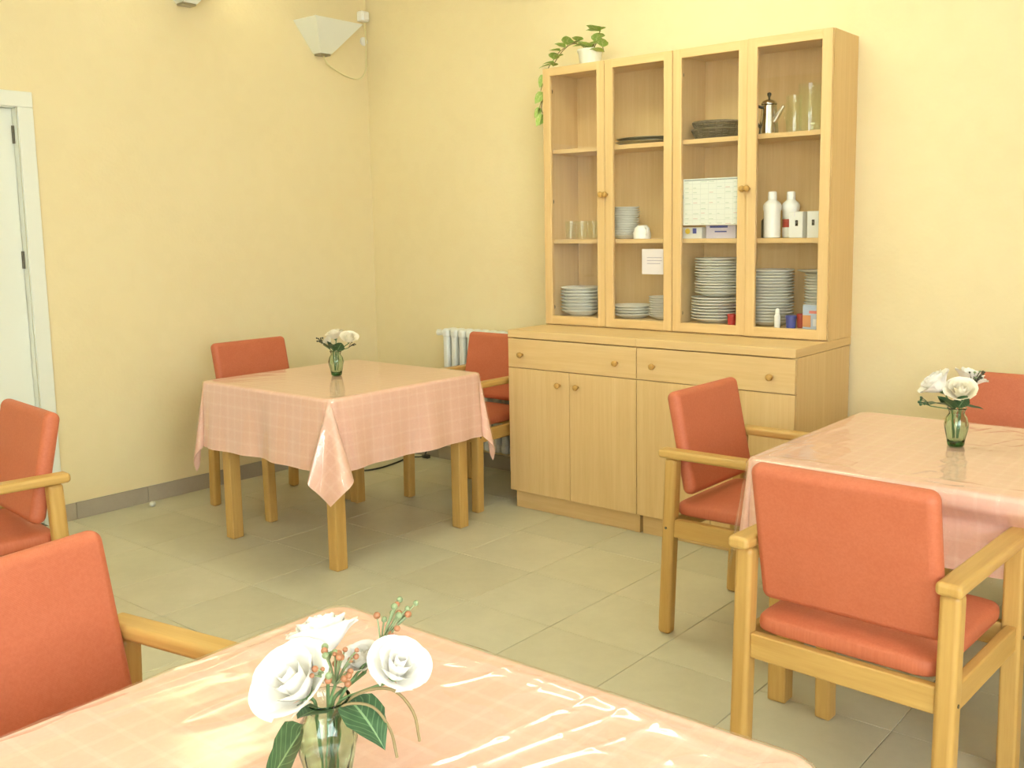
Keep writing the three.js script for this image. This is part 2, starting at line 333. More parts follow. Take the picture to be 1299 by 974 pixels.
const SH1 = 1.766, SH2 = 1.322, SH0 = 0.935;
function glassCabinet(k, label) {
  const o = thing('glass_cabinet', label, 'cabinet', [CX + k * CW, LH, 0], 0, 'glass-fronted cabinets standing on the sideboards');
  const w = CW - 0.0015, h = UH - LH - 0.001, d = UD - 0.02, mt = M.maple, Y = (y) => y - LH;
  part(o, 'body', metric(merge([span(0, 0.018, 0.0005, h, 0, d), span(w - 0.018, w, 0.0005, h, 0, d), span(0.018, w - 0.018, h - 0.022, h, 0, d), span(0.018, w - 0.018, 0.0005, Y(SH0), 0, d)])), mt[k]);
  part(o, 'back_panel', metric(span(0.018, w - 0.018, Y(SH0), h - 0.022, 0, 0.006)), mt[1 - k]);
  for (const s of [SH1, SH2]) part(o, 'shelf', metric(span(0.018, w - 0.018, Y(s) - 0.02, Y(s), 0.006, d - 0.012), 'x'), mt[1 - k]);
  for (let n = 0; n < 2; n++) {
    const dw = w / 2 - 0.002, s = 0.045, hinge = n ? 1 : -1;
    // hinge line at the outer edge; the rightmost door stands a touch open
    const g = new THREE.Group(); g.name = 'door'; o.add(g);
    g.position.set(n ? w - 0.001 : 0.001, 0, d + 0.001); g.rotation.y = k && n ? 0.026 : 0;
    const X = (a, b) => (n ? [-b, -a] : [a, b]);
    const st = (a, b, y0, y1, ax) => metric(span(...X(a, b), y0, y1, 0, 0.019, 0.003), ax, 0.2 * n, 0.3 * k);
    part(g, 'frame', merge([st(0, s, 0.006, h - 0.001, 'y'), st(dw - s, dw, 0.006, h - 0.001, 'y'), st(s - 0.003, dw - s + 0.003, 0.006, 0.048, 'x'), st(s - 0.003, dw - s + 0.003, h - 0.041, h - 0.001, 'x')]), mt[n]);
    part(g, 'pane', span(...X(s - 0.004, dw - s + 0.004), 0.046, h - 0.038, 0.007, 0.010), M.pane);
    knob(g, n ? -(dw - 0.012) : dw - 0.012, Y(1.535), 0.019);
    for (const y of [0.09, 0.62, 1.16]) part(g, 'hinge', new THREE.CylinderGeometry(0.013, 0.013, 0.008, 14), M.darkMetal, [n ? -0.03 : 0.03, y, -0.005], [Math.PI / 2, 0, 0]);
  }
  return o;
}
glassCabinet(0, 'glass-fronted wall cabinet, left unit, with trailing plant on top');
glassCabinet(1, 'glass-fronted wall cabinet, right unit, with the paper sheet on its door');

// sheets of paper behind the door glass
function sheet(name, label, w, h, pos, draw) {
  const cv = document.createElement('canvas'); cv.width = 512; cv.height = Math.round(512 * h / w);
  const c = cv.getContext('2d'); c.fillStyle = '#dcdfd6'; c.fillRect(0, 0, cv.width, cv.height); draw(c, cv.width, cv.height);
  const t = new THREE.CanvasTexture(cv); t.colorSpace = THREE.SRGBColorSpace;
  const m = single(name, label, 'paper', new THREE.BoxGeometry(w, h, 0.0006), [M.paper, M.paper, M.paper, M.paper, std({ map: t, roughness: 0.85 }), M.paper], pos);
  return m;
}
{
  const rand = rng(14);
  sheet('paper_sheet', 'white printed table sheet taped inside the third glass door', 0.30, 0.207, [2.535, 1.486, UD - 0.0225], (c, w, h) => {
    c.strokeStyle = '#c3c8c2'; c.lineWidth = 2;
    for (let r = 1; r < 9; r++) { c.beginPath(); c.moveTo(12, r * h / 9); c.lineTo(w - 12, r * h / 9); c.stroke(); }
    for (let r = 0; r < 8; r++) { c.beginPath(); c.moveTo(12 + r * (w - 24) / 7, 14); c.lineTo(12 + r * (w - 24) / 7, h - 14); c.stroke(); }
    c.fillStyle = '#8a9490'; c.fillRect(10, 8, w - 20, 8);
    for (let r = 0; r < 9; r++) for (let q = 0; q < 7; q++) { if (rand() < 0.25) continue; c.fillStyle = rand() < 0.2 ? '#cfb3ae' : '#b9c4b6'; c.fillRect(18 + q * (w - 24) / 7, 14 + r * h / 9 + 8 + rand() * 8, 18 + rand() * 34, 5); }
  });
  sheet('paper_note', 'small pale note taped inside the second glass door', 0.13, 0.118, [2.227, 1.216, UD - 0.0225], (c, w, h) => {
    c.fillStyle = '#e6dede'; c.fillRect(0, 0, w, h); c.fillStyle = '#b9b0bc';
    for (let r = 0; r < 3; r++) c.fillRect(110, 150 + r * 55, 330 - rand() * 60, 16);
  });
}

// ───────────────────────── crockery and things in the cabinets ─────────────────────────
const ORD = ['lowest', 'second', 'third', 'fourth', 'fifth', 'sixth', 'seventh', 'eighth', 'ninth', 'tenth', 'eleventh', 'twelfth', 'thirteenth', 'fourteenth', 'fifteenth', 'sixteenth', 'seventeenth', 'eighteenth', 'nineteenth', 'twentieth'];
const rankOf = (k, n) => (k === n - 1 ? 'topmost' : k === 0 ? 'lowest' : ORD[k] + ' from bottom');
function plateGeo(R, h) { return lathe([[0, 0], [0.55 * R, 0], [0.6 * R, 0.1 * h], [0.985 * R, 0.82 * h], [R, 0.93 * h], [0.985 * R, h], [0.62 * R, 0.36 * h], [0.56 * R, 0.25 * h], [0, 0.25 * h]], 36); }
function stack(name, x, y, z, R, h, pitch, n, where, seed, mat = M.china, kind = 'plate') {
  const g = plateGeo(R, h), rand = rng(seed);
  for (let k = 0; k < n; k++)
    single(name, `white ${kind}, ${rankOf(k, n)} in the ${where}`, kind, g, mat, [x + (rand() - 0.5) * 0.004, y + 0.0006 + k * pitch, z + (rand() - 0.5) * 0.004], 0, where);
  return y + 0.0006 + (n - 1) * pitch + h;
}
stack('soup_plate', 1.718, SH0, 0.135, 0.104, 0.03, 0.0165, 8, 'stack at the bottom of the leftmost glass door', 1, M.china, 'plate');
stack('saucer', 1.992, SH2, 0.135, 0.071, 0.02, 0.0112, 13, 'saucer stack beside the upturned cup', 2, M.china, 'saucer');
stack('dinner_plate', 2.03, SH0, 0.135, 0.103, 0.024, 0.0135, 4, 'low stack under the small note', 3);
stack('side_plate', 2.212, SH0, 0.135, 0.072, 0.022, 0.0112, 9, 'small stack low in the second door', 4);
{
  const y = stack('dinner_plate', 2.495, SH0, 0.13, 0.117, 0.024, 0.0135, 8, 'wide lower stack behind the third door', 5);
  stack('dinner_plate', 2.503, y + 0.001, 0.13, 0.107, 0.024, 0.0128, 13, 'upper stack behind the third door', 6);
  stack('dinner_plate', 2.768, SH0, 0.125, 0.1, 0.024, 0.0132, 18, 'tall stack behind the fourth door', 7);
  const y2 = stack('side_plate', 2.988, SH0, 0.1, 0.07, 0.022, 0.0124, 18, 'narrow stack behind the picture box', 8);
  single('serving_plate', 'large flat plate lying on top of the narrow stack', 'plate', plateGeo(0.086, 0.014), M.china, [2.972, y2 + 0.001, 0.105]);
}
// upturned cup
{
  const o = thing('cup', 'white upturned cup beside the saucer stack', 'cup', [2.125, SH2 + 0.0005, 0.19]);
  part(o, 'body', lathe([[0.041, 0], [0.043, 0.001], [0.0425, 0.025], [0.036, 0.05], [0.026, 0.06], [0.024, 0.0635], [0.02, 0.0635], [0.019, 0.06], [0, 0.059]], 32), M.porcelain);
  part(o, 'handle', tube([[-0.034, 0.05, 0], [-0.052, 0.046, 0], [-0.055, 0.03, 0], [-0.042, 0.018, 0]], 0.0035, 16, 8), M.porcelain, [0, 0, 0], [0, 2.6, 0]);
}
// three tumblers
const tumbler = lathe([[0, 0.0], [0.026, 0.0], [0.027, 0.004], [0.031, 0.09], [0.0295, 0.09], [0.0255, 0.008], [0, 0.008]], 24);
[[1.672, 'leftmost of the three'], [1.742, 'middle one of the three'], [1.812, 'rightmost of the three']].forEach(([x, t]) => single('tumbler', `clear drinking glass, ${t} on the middle shelf`, 'glass', tumbler, M.glass, [x, SH2 + 0.0006, 0.155], 0, 'drinking glasses on the middle shelf'));
// oval steel trays
{
  const g = lathe([[0, 0], [0.095, 0], [0.102, 0.004], [0.125, 0.016], [0.128, 0.018], [0.126, 0.0195], [0.1, 0.0065], [0, 0.003]], 40); g.scale(1.12, 1, 0.72);
  single('oval_tray', 'lower oval steel tray lying on the top shelf', 'tray', g, M.steel, [2.085, SH1 + 0.0005, 0.125], 0, 'steel trays on the top shelf');
  single('oval_tray', 'upper oval steel tray lying on another tray', 'tray', g, M.steel, [2.092, SH1 + 0.0155, 0.127], 0.03, 'steel trays on the top shelf');
}
// woven bread baskets, nested
function basket(label, pos, turn) {
  const o = thing('bread_basket', label, 'basket', pos, turn, 'dark bread baskets on the top shelf'); o.scale.setScalar(0.92);
  const ring = (r, y, t) => { const g = new THREE.TorusGeometry(r, t, 6, 36); g.rotateX(Math.PI / 2); g.translate(0, y, 0); return g; };
  part(o, 'base', lathe([[0, 0], [0.098, 0], [0.1, 0.003], [0, 0.003]], 32), M.wicker);
  const weave = []; for (let k = 0; k < 5; k++) weave.push(ring(0.1 + k * 0.0042, 0.006 + k * 0.0075, 0.0038));
  part(o, 'weave', merge(weave), M.wicker);
  part(o, 'rim', ring(0.121, 0.044, 0.006), M.wicker);
  const st = []; for (let k = 0; k < 22; k++) { const a = k / 22 * Math.PI * 2; st.push(tube([[0.104 * Math.cos(a), 0.004, 0.104 * Math.sin(a)], [0.125 * Math.cos(a), 0.043, 0.125 * Math.sin(a)]], 0.0028, 2, 5)); }
  const s = part(o, 'stakes', merge(st), M.wicker);
  return o;
}
basket('lower dark woven bread basket on the top shelf', [2.49, SH1 + 0.001, 0.127], 0);
basket('upper dark woven bread basket, nested in the other', [2.492, SH1 + 0.034, 0.125], 0.3);
// coffee pot
{
  const o = thing('coffee_pot', 'shiny chrome coffee pot with spout at the left of the top shelf', 'coffee pot', [2.765, SH1 + 0.001, 0.17]);
  part(o, 'body', lathe([[0, 0], [0.041, 0], [0.043, 0.004], [0.037, 0.06], [0.034, 0.12], [0.033, 0.128], [0, 0.128]], 36), M.chrome);
  const lid = part(o, 'lid', lathe([[0.034, 0.128], [0.035, 0.132], [0.028, 0.142], [0.012, 0.15], [0, 0.152]], 32), M.chrome);
  part(lid, 'lid_knob', lathe([[0, 0.15], [0.004, 0.15], [0.005, 0.16], [0.009, 0.168], [0.008, 0.176], [0, 0.18]], 18), M.black);
  part(o, 'spout', new THREE.CylinderGeometry(0.007, 0.013, 0.075, 16), M.chrome, [0.052, 0.085, 0.012], [0, 0, -0.6]);
  part(o, 'handle', tube([[-0.034, 0.115, 0], [-0.065, 0.118, 0], [-0.07, 0.07, 0], [-0.04, 0.03, 0]], 0.006, 20, 8), M.black, [0, 0, 0], [0, 0.9, 0]);
}
function jug(label, pos, r, h, turn) {
  const o = thing('glass_jug', label, 'jug', pos, turn, 'glass jugs on the top shelf');
  part(o, 'body', lathe([[0, 0], [r * 0.86, 0], [r * 0.9, 0.004], [r, h * 0.35], [r * 0.94, h * 0.8], [r, h], [r * 0.965, h], [r * 0.905, h * 0.8], [r * 0.965, h * 0.35], [r * 0.85, 0.007], [0, 0.007]], 32), M.glass);
  part(o, 'handle', tube([[r * 0.93, h * 0.85, 0], [r + 0.03, h * 0.82, 0], [r + 0.034, h * 0.5, 0], [r * 0.98, h * 0.25, 0]], 0.005, 22, 8), M.glass);
}
jug('tall clear glass jug at the right of the top shelf', [2.938, SH1 + 0.001, 0.14], 0.05, 0.2, 2.0);
jug('smaller clear glass jug between the coffee pot and the tall jug', [2.846, SH1 + 0.001, 0.095], 0.036, 0.165, 2.6);
// middle shelf: bottles and boxes
function bottle(label, pos, red) {
  const o = thing('cleaner_bottle', label, 'bottle', pos, 0, 'white bottles on the middle shelf');
  part(o, 'body', lathe([[0, 0], [0.034, 0], [0.036, 0.004], [0.036, 0.115], [0.0395, 0.122], [0.0395, 0.14], [0.034, 0.15], [0.02, 0.162], [0.0165, 0.168], [0, 0.168]], 32), M.whitePlastic);
  part(o, 'cap', lathe([[0.018, 0.165], [0.0195, 0.167], [0.0185, 0.196], [0.015, 0.2], [0, 0.2]], 24), M.porcelain);
  if (red) part(o, 'label_band', lathe([[0.0363, 0.045], [0.0365, 0.046], [0.0365, 0.079], [0.0363, 0.08]], 32), M.red);
}
bottle('white plastic bottle in front on the middle shelf', [2.797, SH2 + 0.0005, 0.19], false);
bottle('white plastic bottle with red label band, behind the other', [2.849, SH2 + 0.0005, 0.115], true);
{
  const o = thing('spray_bottle', 'dark green small bottle half hidden by the door frame', 'bottle', [2.742, SH2 + 0.0005, 0.13]);
  part(o, 'body', lathe([[0, 0], [0.022, 0], [0.023, 0.003], [0.023, 0.075], [0.011, 0.09], [0, 0.09]], 24), M.black);
  part(o, 'cap', lathe([[0.013, 0.089], [0.014, 0.09], [0.013, 0.118], [0, 0.12]], 20), M.green);
}
function carton(name, label, x, y, z, w, h, d, mat, marks = [], group) {
  const o = thing(name, label, 'box', [x, y + 0.0005, z], 0, group);
  part(o, 'body', rbox(w, h, d, 0.0015, 1), mat, [0, h / 2, 0]);
  for (const [mx, my, mw, mh, mm, round] of marks) part(o, 'print', round ? new THREE.CylinderGeometry(mw / 2, mw / 2, 0.0006, 20) : new THREE.BoxGeometry(mw, mh, 0.0006), mm, [mx, my, d / 2 + 0.0003], round ? [Math.PI / 2, 0, 0] : undefined);
  part(o, 'flap', new THREE.BoxGeometry(w * 0.96, 0.0008, d * 0.9), M.paper, [0, h + 0.0003, 0]);
}
carton('white_carton', 'narrow white carton next to the white bottles', 2.916, SH2, 0.185, 0.062, 0.11, 0.05, M.paper, [[0.004, 0.062, 0.012, 0.024, M.black], [0.004, 0.066, 0.005, 0.01, M.paper], [-0.006, 0.1, 0.002, 0.02, M.lilac]], 'white cartons on the middle shelf');
carton('white_carton', 'narrow white carton at the right end of the middle shelf', 2.998, SH2, 0.185, 0.062, 0.111, 0.05, M.paper, [[-0.004, 0.064, 0.012, 0.024, M.black], [-0.004, 0.068, 0.005, 0.01, M.paper]], 'white cartons on the middle shelf');
carton('tablet_box', 'low white box with yellow and blue dots under the paper sheet', 2.412, SH2, 0.185, 0.105, 0.05, 0.06, M.paper, [[-0.022, 0.033, 0.026, 0.026, M.yellow, true], [0.014, 0.034, 0.02, 0.024, M.blue]]);
carton('tissue_box', 'low lilac box with blue band under the paper sheet', 2.56, SH2, 0.18, 0.15, 0.058, 0.07, M.lilac, [[-0.01, 0.052, 0.09, 0.01, M.blue], [0, 0.03, 0.06, 0.006, M.blue]]);
// bottom: small bits
{
  const pot = (label, x, z, r, h, body, lidm) => {
    const o = thing('small_tub', label, 'tub', [x, SH0 + 0.0005, z], 0, 'small plastic tubs on the cabinet floor');
    part(o, 'body', lathe([[0, 0], [r * 0.8, 0], [r * 0.86, 0.003], [r * 0.95, h * 0.75], [r * 0.9, h * 0.77], [0, h * 0.77]], 24), body);
    part(o, 'lid', lathe([[r, h * 0.76], [r * 1.02, h * 0.78], [r * 1.0, h * 0.95], [r * 0.8, h], [0, h]], 24), lidm);
  };
  pot('small red tub in front of the wide plate stack', 2.625, 0.225, 0.02, 0.05, M.red, M.red);
  pot('small blue tub in front of the tall plate stack', 2.908, 0.222, 0.024, 0.056, M.blue, M.blue);
  pot('small red tub behind the blue tub', 2.938, 0.185, 0.02, 0.062, M.red, M.red);
  const s = thing('salt_shaker', 'slim pale shaker before the tall plate stack', 'shaker', [2.848, SH0 + 0.0005, 0.23]);
  part(s, 'body', lathe([[0, 0], [0.012, 0], [0.013, 0.003], [0.0135, 0.05], [0.009, 0.06], [0, 0.06]], 20), M.whitePlastic);
  part(s, 'cap', lathe([[0.0095, 0.0595], [0.0105, 0.061], [0.009, 0.078], [0.004, 0.084], [0, 0.085]], 20), M.porcelain);
  carton('picture_box', 'small blue and orange printed box at the bottom right', 3.0, SH0, 0.215, 0.07, 0.104, 0.035, std({ color: 0xaebcd0, roughness: 0.6 }), [[-0.016, 0.035, 0.036, 0.05, std({ color: 0xc98a58, roughness: 0.6 })], [0.014, 0.074, 0.04, 0.012, std({ color: 0xd77b74, roughness: 0.6 })], [0.022, 0.03, 0.02, 0.03, std({ color: 0xd6d8dc, roughness: 0.6 })]]);
}

// ───────────────────────── leaves, roses, vases ─────────────────────────
function leafGeo(L, Wd, fold = 0.25, droop = 0.3, tip = 1.0) {
  const nu = 6, nv = 10, pos = [], uv = [], idx = [];
  for (let j = 0; j <= nv; j++) for (let i = 0; i <= nu; i++) {
    const t = j / nv, s = i / nu * 2 - 1, w = Wd / 2 * Math.pow(Math.sin(Math.PI * Math.pow(t, 0.72 * tip)), 0.85) * (1 + 0.05 * Math.sin(t * 40));
    pos.push(s * w, Math.abs(s) * w * fold - droop * L * t * t + 0.02 * L * Math.sin(t * 9) * Math.abs(s), t * L); uv.push(i / nu, t);
  }
  for (let j = 0; j < nv; j++) for (let i = 0; i < nu; i++) { const a = j * (nu + 1) + i; idx.push(a, a + nu + 1, a + 1, a + 1, a + nu + 1, a + nu + 2); }
  const g = new THREE.BufferGeometry(); g.setAttribute('position', new THREE.Float32BufferAttribute(pos, 3)); g.setAttribute('uv', new THREE.Float32BufferAttribute(uv, 2)); g.setIndex(idx); g.computeVertexNormals(); return g;
}
function petalGeo(R, H, a0, half, open, curl, seed) {
  const nu = 10, nv = 9, pos = [], idx = [];
  for (let j = 0; j <= nv; j++) for (let i = 0; i <= nu; i++) {
    const t = j / nv, s = i / nu * 2 - 1;
    const edge = 1 - 0.16 * s * s * t, a = a0 + s * half * (0.45 + 0.62 * Math.pow(t, 0.6));
    const rr = R * (0.2 + 0.8 * Math.pow(Math.sin(Math.min(1, t * 0.98) * Math.PI / 2), 0.85)) * (1 + open * t * t) + curl * R * Math.pow(t, 5) + R * 0.04 * (noise2(a * 2.4 + 9, t * 3 + seed, seed) - 0.5) * 2 * t;
    const y = H * (t - 0.18 * curl * Math.pow(t, 6)) * edge + H * 0.07 * (noise2(a * 5 + 30, seed * 3.1, seed + 5) - 0.5) * t;
    pos.push(Math.cos(a) * rr, y, Math.sin(a) * rr);
  }
  for (let j = 0; j < nv; j++) for (let i = 0; i < nu; i++) { const a = j * (nu + 1) + i; idx.push(a, a + nu + 1, a + 1, a + 1, a + nu + 1, a + nu + 2); }
  const g = new THREE.BufferGeometry(); g.setAttribute('position', new THREE.Float32BufferAttribute(pos, 3)); g.setIndex(idx); g.computeVertexNormals(); return g;
}
const petalSets = [0, 1].map((v) => {
  const L = [], R = 0.045;
  for (let k = 0; k < 3; k++) L.push(petalGeo(R * 0.28, R * 1.42, k * 2.1 + v, 1.5, -0.25, 0.05, 1 + k + 20 * v));
  for (let k = 0; k < 4; k++) L.push(petalGeo(R * 0.52, R * 1.42, k * 1.57 + 0.4 + v, 1.1, -0.12, 0.12, 5 + k + 20 * v));
  for (let k = 0; k < 5; k++) L.push(petalGeo(R * 0.76, R * 1.32, k * 1.257 + 0.9 + v, 0.9, 0.0, 0.2, 10 + k + 20 * v));
  for (let k = 0; k < 6; k++) L.push(petalGeo(R * 0.97, R * 1.08, k * 1.047 + v, 0.76, 0.08, 0.3, 16 + k + 20 * v));
  return L;
});
// a stem rises inside the vase, leaves through its neck and only then leans out
function stemPath(e) { const h = Math.hypot(e.x, e.z) || 1, k = Math.min(1, 0.008 / h); return [[0, 0, 0], [e.x * k * 0.5, 0.045, e.z * k * 0.5], [e.x * k, 0.083, e.z * k], [e.x * (k + 0.35 * (1 - k)), 0.083 + (e.y - 0.083) * 0.45, e.z * (k + 0.35 * (1 - k))], e.toArray()]; }
// one rose: bloom centre and facing in world space, stem running down into the vase
function rose(label, group, c, dir, size, foot, mat, leaves = [], v = 0) {
  const o = thing('rose', label, 'rose', foot, 0, group);
  const C = v3(c).sub(v3(foot)), D = v3(dir).normalize(), q = new THREE.Quaternion().setFromUnitVectors(new THREE.Vector3(0, 1, 0), D);
  const R = 0.045 * size, b = C.clone().addScaledVector(D, -R * 0.7);   // bloom base
  for (const g of petalSets[v]) { const m = part(o, 'petal', g, mat); m.position.copy(b); m.quaternion.copy(q); m.scale.setScalar(size); }
  const cal = part(o, 'calyx', lathe([[0, -0.012], [0.004, -0.011], [0.009, -0.003], [0.013, 0.004], [0, 0.006]], 12), M.stem); cal.position.copy(b); cal.quaternion.copy(q); cal.scale.setScalar(size);
  const e = b.clone().addScaledVector(D, -0.012 * size);
  part(o, 'stem', tube(stemPath(e), 0.0022, 24, 6), M.stem);
  for (const [lp, ld, len, wd, droop] of leaves) {
    const m = part(o, 'leaf', leafGeo(len, wd, 0.2, droop), M.leaf); m.position.copy(v3(lp).sub(v3(foot)));
    m.quaternion.setFromUnitVectors(new THREE.Vector3(0, 0, 1), v3(ld).normalize());
  }
  return o;
}
function sprig(label, group, foot, tipv, seed, n, spread, budMat, berryMat) {
  const o = thing('berry_sprig', label, 'sprig', foot, 0, group), rand = rng(seed), Tp = v3(tipv).sub(v3(foot));
  const neck = Tp.clone().multiply(new THREE.Vector3(0.72, 0.86, 0.72)); neck.y = Math.max(neck.y, 0.094);
  part(o, 'stem', tube(stemPath(neck), 0.0018, 20, 6), M.stem);
  const bg = mergeVertices(new THREE.IcosahedronGeometry(0.0034, 1));
  for (let k = 0; k < n; k++) {
    const d = new THREE.Vector3(rand() - 0.5, (rand() - 0.35) * 0.9, rand() - 0.5).multiplyScalar(spread * 2).add(Tp);
    part(o, 'twig', tube([neck.toArray(), neck.clone().lerp(d, 0.6).add(new THREE.Vector3(0, 0.003, 0)).toArray(), d.toArray()], 0.0011, 5, 5), budMat);
    const b = part(o, 'berry', bg, rand() < 0.55 ? berryMat : budMat, d.toArray()); b.scale.setScalar(0.75 + rand() * 0.6);
  }
  return o;
}
const vaseGeo = (() => {
  const out = [[0, 0], [0.021, 0], [0.0235, 0.003], [0.026, 0.02], [0.0325, 0.05], [0.034, 0.062], [0.030, 0.082], [0.0225, 0.094], [0.0215, 0.098], [0.0255, 0.108], [0.028, 0.112]];
  const inn = out.slice(3).map(([x, y]) => [x - 0.0026, y]).reverse();
  const g = lathe([...out, ...inn, [0.021, 0.012], [0, 0.012]], 40), p = g.attributes.position;
  for (let i = 0; i < p.count; i++) { const x = p.getX(i), z = p.getZ(i), r = Math.hypot(x, z), a = Math.atan2(z, x), y = p.getY(i); if (r > 0.015 && y > 0.012 && y < 0.085) { const k = 1 + 0.035 * Math.sin(a * 9 + y * 50) * Math.sin(y * 160 + a * 3); p.setX(i, x * k); p.setZ(i, z * k); } }
  g.computeVertexNormals(); return g;
})();
function vase(label, pos) { return single('glass_vase', label, 'vase', vaseGeo, M.vaseGlass, pos, 0, 'glass bud vases on the tables'); }
const TOPY = 0.7278;
{ // bouquet on the nearest table
  const V = [3.845, TOPY, 3.497], F = [V[0], V[1] + 0.022, V[2]], g = 'roses in the nearest vase';
  vase('ribbed glass vase of white roses on the nearest table', V);
  rose('largest white rose, leftmost in the nearest vase', g, [3.826, 0.864, 3.526], [0.05, 0.75, 0.6], 0.84, [F[0] - 0.006, F[1], F[2] + 0.004], M.petal, [[[3.835, 0.812, 3.520], [-0.28, -0.62, 0.35], 0.085, 0.062, 0.05]], 0);
  rose('white rose at the back left of the nearest vase', g, [3.800, 0.892, 3.462], [-0.35, 0.9, -0.1], 0.72, [F[0] - 0.004, F[1], F[2] - 0.006], M.petal, [], 1);
  rose('white rose at the right of the nearest vase', g, [3.905, 0.872, 3.439], [0.45, 0.7, 0.1], 0.63, [F[0] + 0.006, F[1], F[2] - 0.004], M.petal, [[[3.862, 0.835, 3.478], [0.6, -0.08, 0.1], 0.075, 0.05, 0.35], [[3.85, 0.83, 3.505], [0.2, 0.3, 0.6], 0.05, 0.04, 0.2]], 0);
  rose('small white rose in the middle of the nearest vase', g, [3.842, 0.864, 3.440], [0.05, 0.9, 0.3], 0.45, [F[0], F[1], F[2] - 0.004], M.petal, [], 1);
  sprig('green sprig with orange berries in the middle of the nearest bouquet', 'berry sprigs in the nearest vase', [F[0] + 0.004, F[1], F[2] + 0.006], [3.876, 0.882, 3.500], 3, 26, 0.024, M.bud, M.berry);
  sprig('green sprig with orange berries behind the right rose', 'berry sprigs in the nearest vase', [F[0] + 0.005, F[1], F[2] - 0.008], [3.860, 0.898, 3.396], 9, 18, 0.024, M.bud, M.berry);
  const w = thing('drooping_stem', 'thin bent green stems drooping right of the nearest bouquet', 'stem', F);
  part(w, 'stem', tube([[0.008, 0, 0], [0.02, 0.085, -0.015], [0.06, 0.1, -0.045], [0.082, 0.075, -0.058], [0.09, 0.04, -0.06]], 0.0018, 24, 6), M.twig);
  part(w, 'stem', tube([[0.004, 0, 0.006], [0.02, 0.082, 0.0], [0.055, 0.088, -0.02], [0.074, 0.062, -0.03], [0.082, 0.03, -0.032]], 0.0018, 24, 6), M.twig);
}
{ // bouquet on the left table
  const V = [1.209, TOPY, 1.319], F = [V[0], V[1] + 0.022, V[2]], g = 'roses on the far left table';
  vase('glass vase of cream roses on the far left table', V);
  rose('cream rose at the top middle on the far left table', g, [1.188, 0.912, 1.306], [-0.1, 0.9, 0.2], 0.7, [F[0] - 0.004, F[1], F[2]], M.petalCream, [[[1.2, 0.85, 1.32], [0.3, 0.3, 0.4], 0.06, 0.04, 0.1]], 0);
  rose('cream rose at the right on the far left table', g, [1.245, 0.896, 1.268], [0.4, 0.8, 0.2], 0.72, [F[0] + 0.005, F[1], F[2] - 0.003], M.petalCream, [[[1.215, 0.838, 1.315], [0.5, 0.5, 0.1], 0.065, 0.05, 0.1], [[1.205, 0.836, 1.325], [-0.1, 0.6, 0.3], 0.06, 0.05, 0.1]], 1);
  rose('small cream rose at the left on the far left table', g, [1.166, 0.884, 1.329], [-0.5, 0.6, 0.4], 0.5, [F[0] - 0.006, F[1], F[2] + 0.003], M.petalCream, [[[1.19, 0.845, 1.335], [-0.2, 0.4, 0.3], 0.05, 0.04, 0.1]], 0);
  sprig('dark sprig at the left of the far left bouquet', 'sprigs in the far left vase', [F[0] - 0.003, F[1], F[2] + 0.006], [1.140, 0.882, 1.35], 21, 12, 0.016, M.darkTwig, M.darkTwig);
  sprig('dark twig at the right of the far left bouquet', 'sprigs in the far left vase', [F[0] + 0.004, F[1], F[2] + 0.006], [1.262, 0.868, 1.258], 22, 6, 0.014, M.darkTwig, M.darkTwig);
}
{ // bouquet on the right table
  const V = [3.889, TOPY, 1.225], F = [V[0], V[1] + 0.022, V[2]], g = 'roses on the right table';
  vase('glass vase of white roses on the right table', V);
  rose('white rose at the left on the right table', g, [3.832, 0.909, 1.245], [-0.6, 0.75, 0.25], 0.9, [F[0] - 0.005, F[1], F[2]], M.petal, [[[3.87, 0.845, 1.235], [-0.6, 0.1, 0.15], 0.075, 0.045, 0.1], [[3.85, 0.85, 1.25], [-0.1, 0.15, 0.5], 0.06, 0.045, 0.2]], 0);
  rose('open white rose facing front on the right table', g, [3.900, 0.892, 1.236], [0.1, 0.75, 0.5], 0.8, [F[0] + 0.003, F[1], F[2] + 0.004], M.petalCream, [[[3.9, 0.845, 1.22], [0.6, 0.0, -0.1], 0.06, 0.04, 0.1], [[3.885, 0.835, 1.235], [-0.35, 0.45, 0.35], 0.07, 0.055, 0.1], [[3.895, 0.84, 1.235], [0.3, 0.5, 0.25], 0.06, 0.045, 0.1]], 1);
  rose('white rose at the back right on the right table', g, [3.900, 0.918, 1.140], [0.3, 0.9, -0.2], 0.84, [F[0] + 0.004, F[1], F[2] - 0.005], M.petal, [], 0);
  sprig('dark green sprig behind the open rose on the right table', 'sprigs in the right vase', [F[0] + 0.006, F[1], F[2]], [3.928, 0.925, 1.17], 31, 14, 0.022, M.darkTwig, M.bud);
  sprig('dark leafy sprig at the left of the right bouquet', 'sprigs in the right vase', [F[0] - 0.006, F[1], F[2] + 0.006], [3.803, 0.857, 1.278], 32, 8, 0.014, M.leaf, M.darkTwig);
}
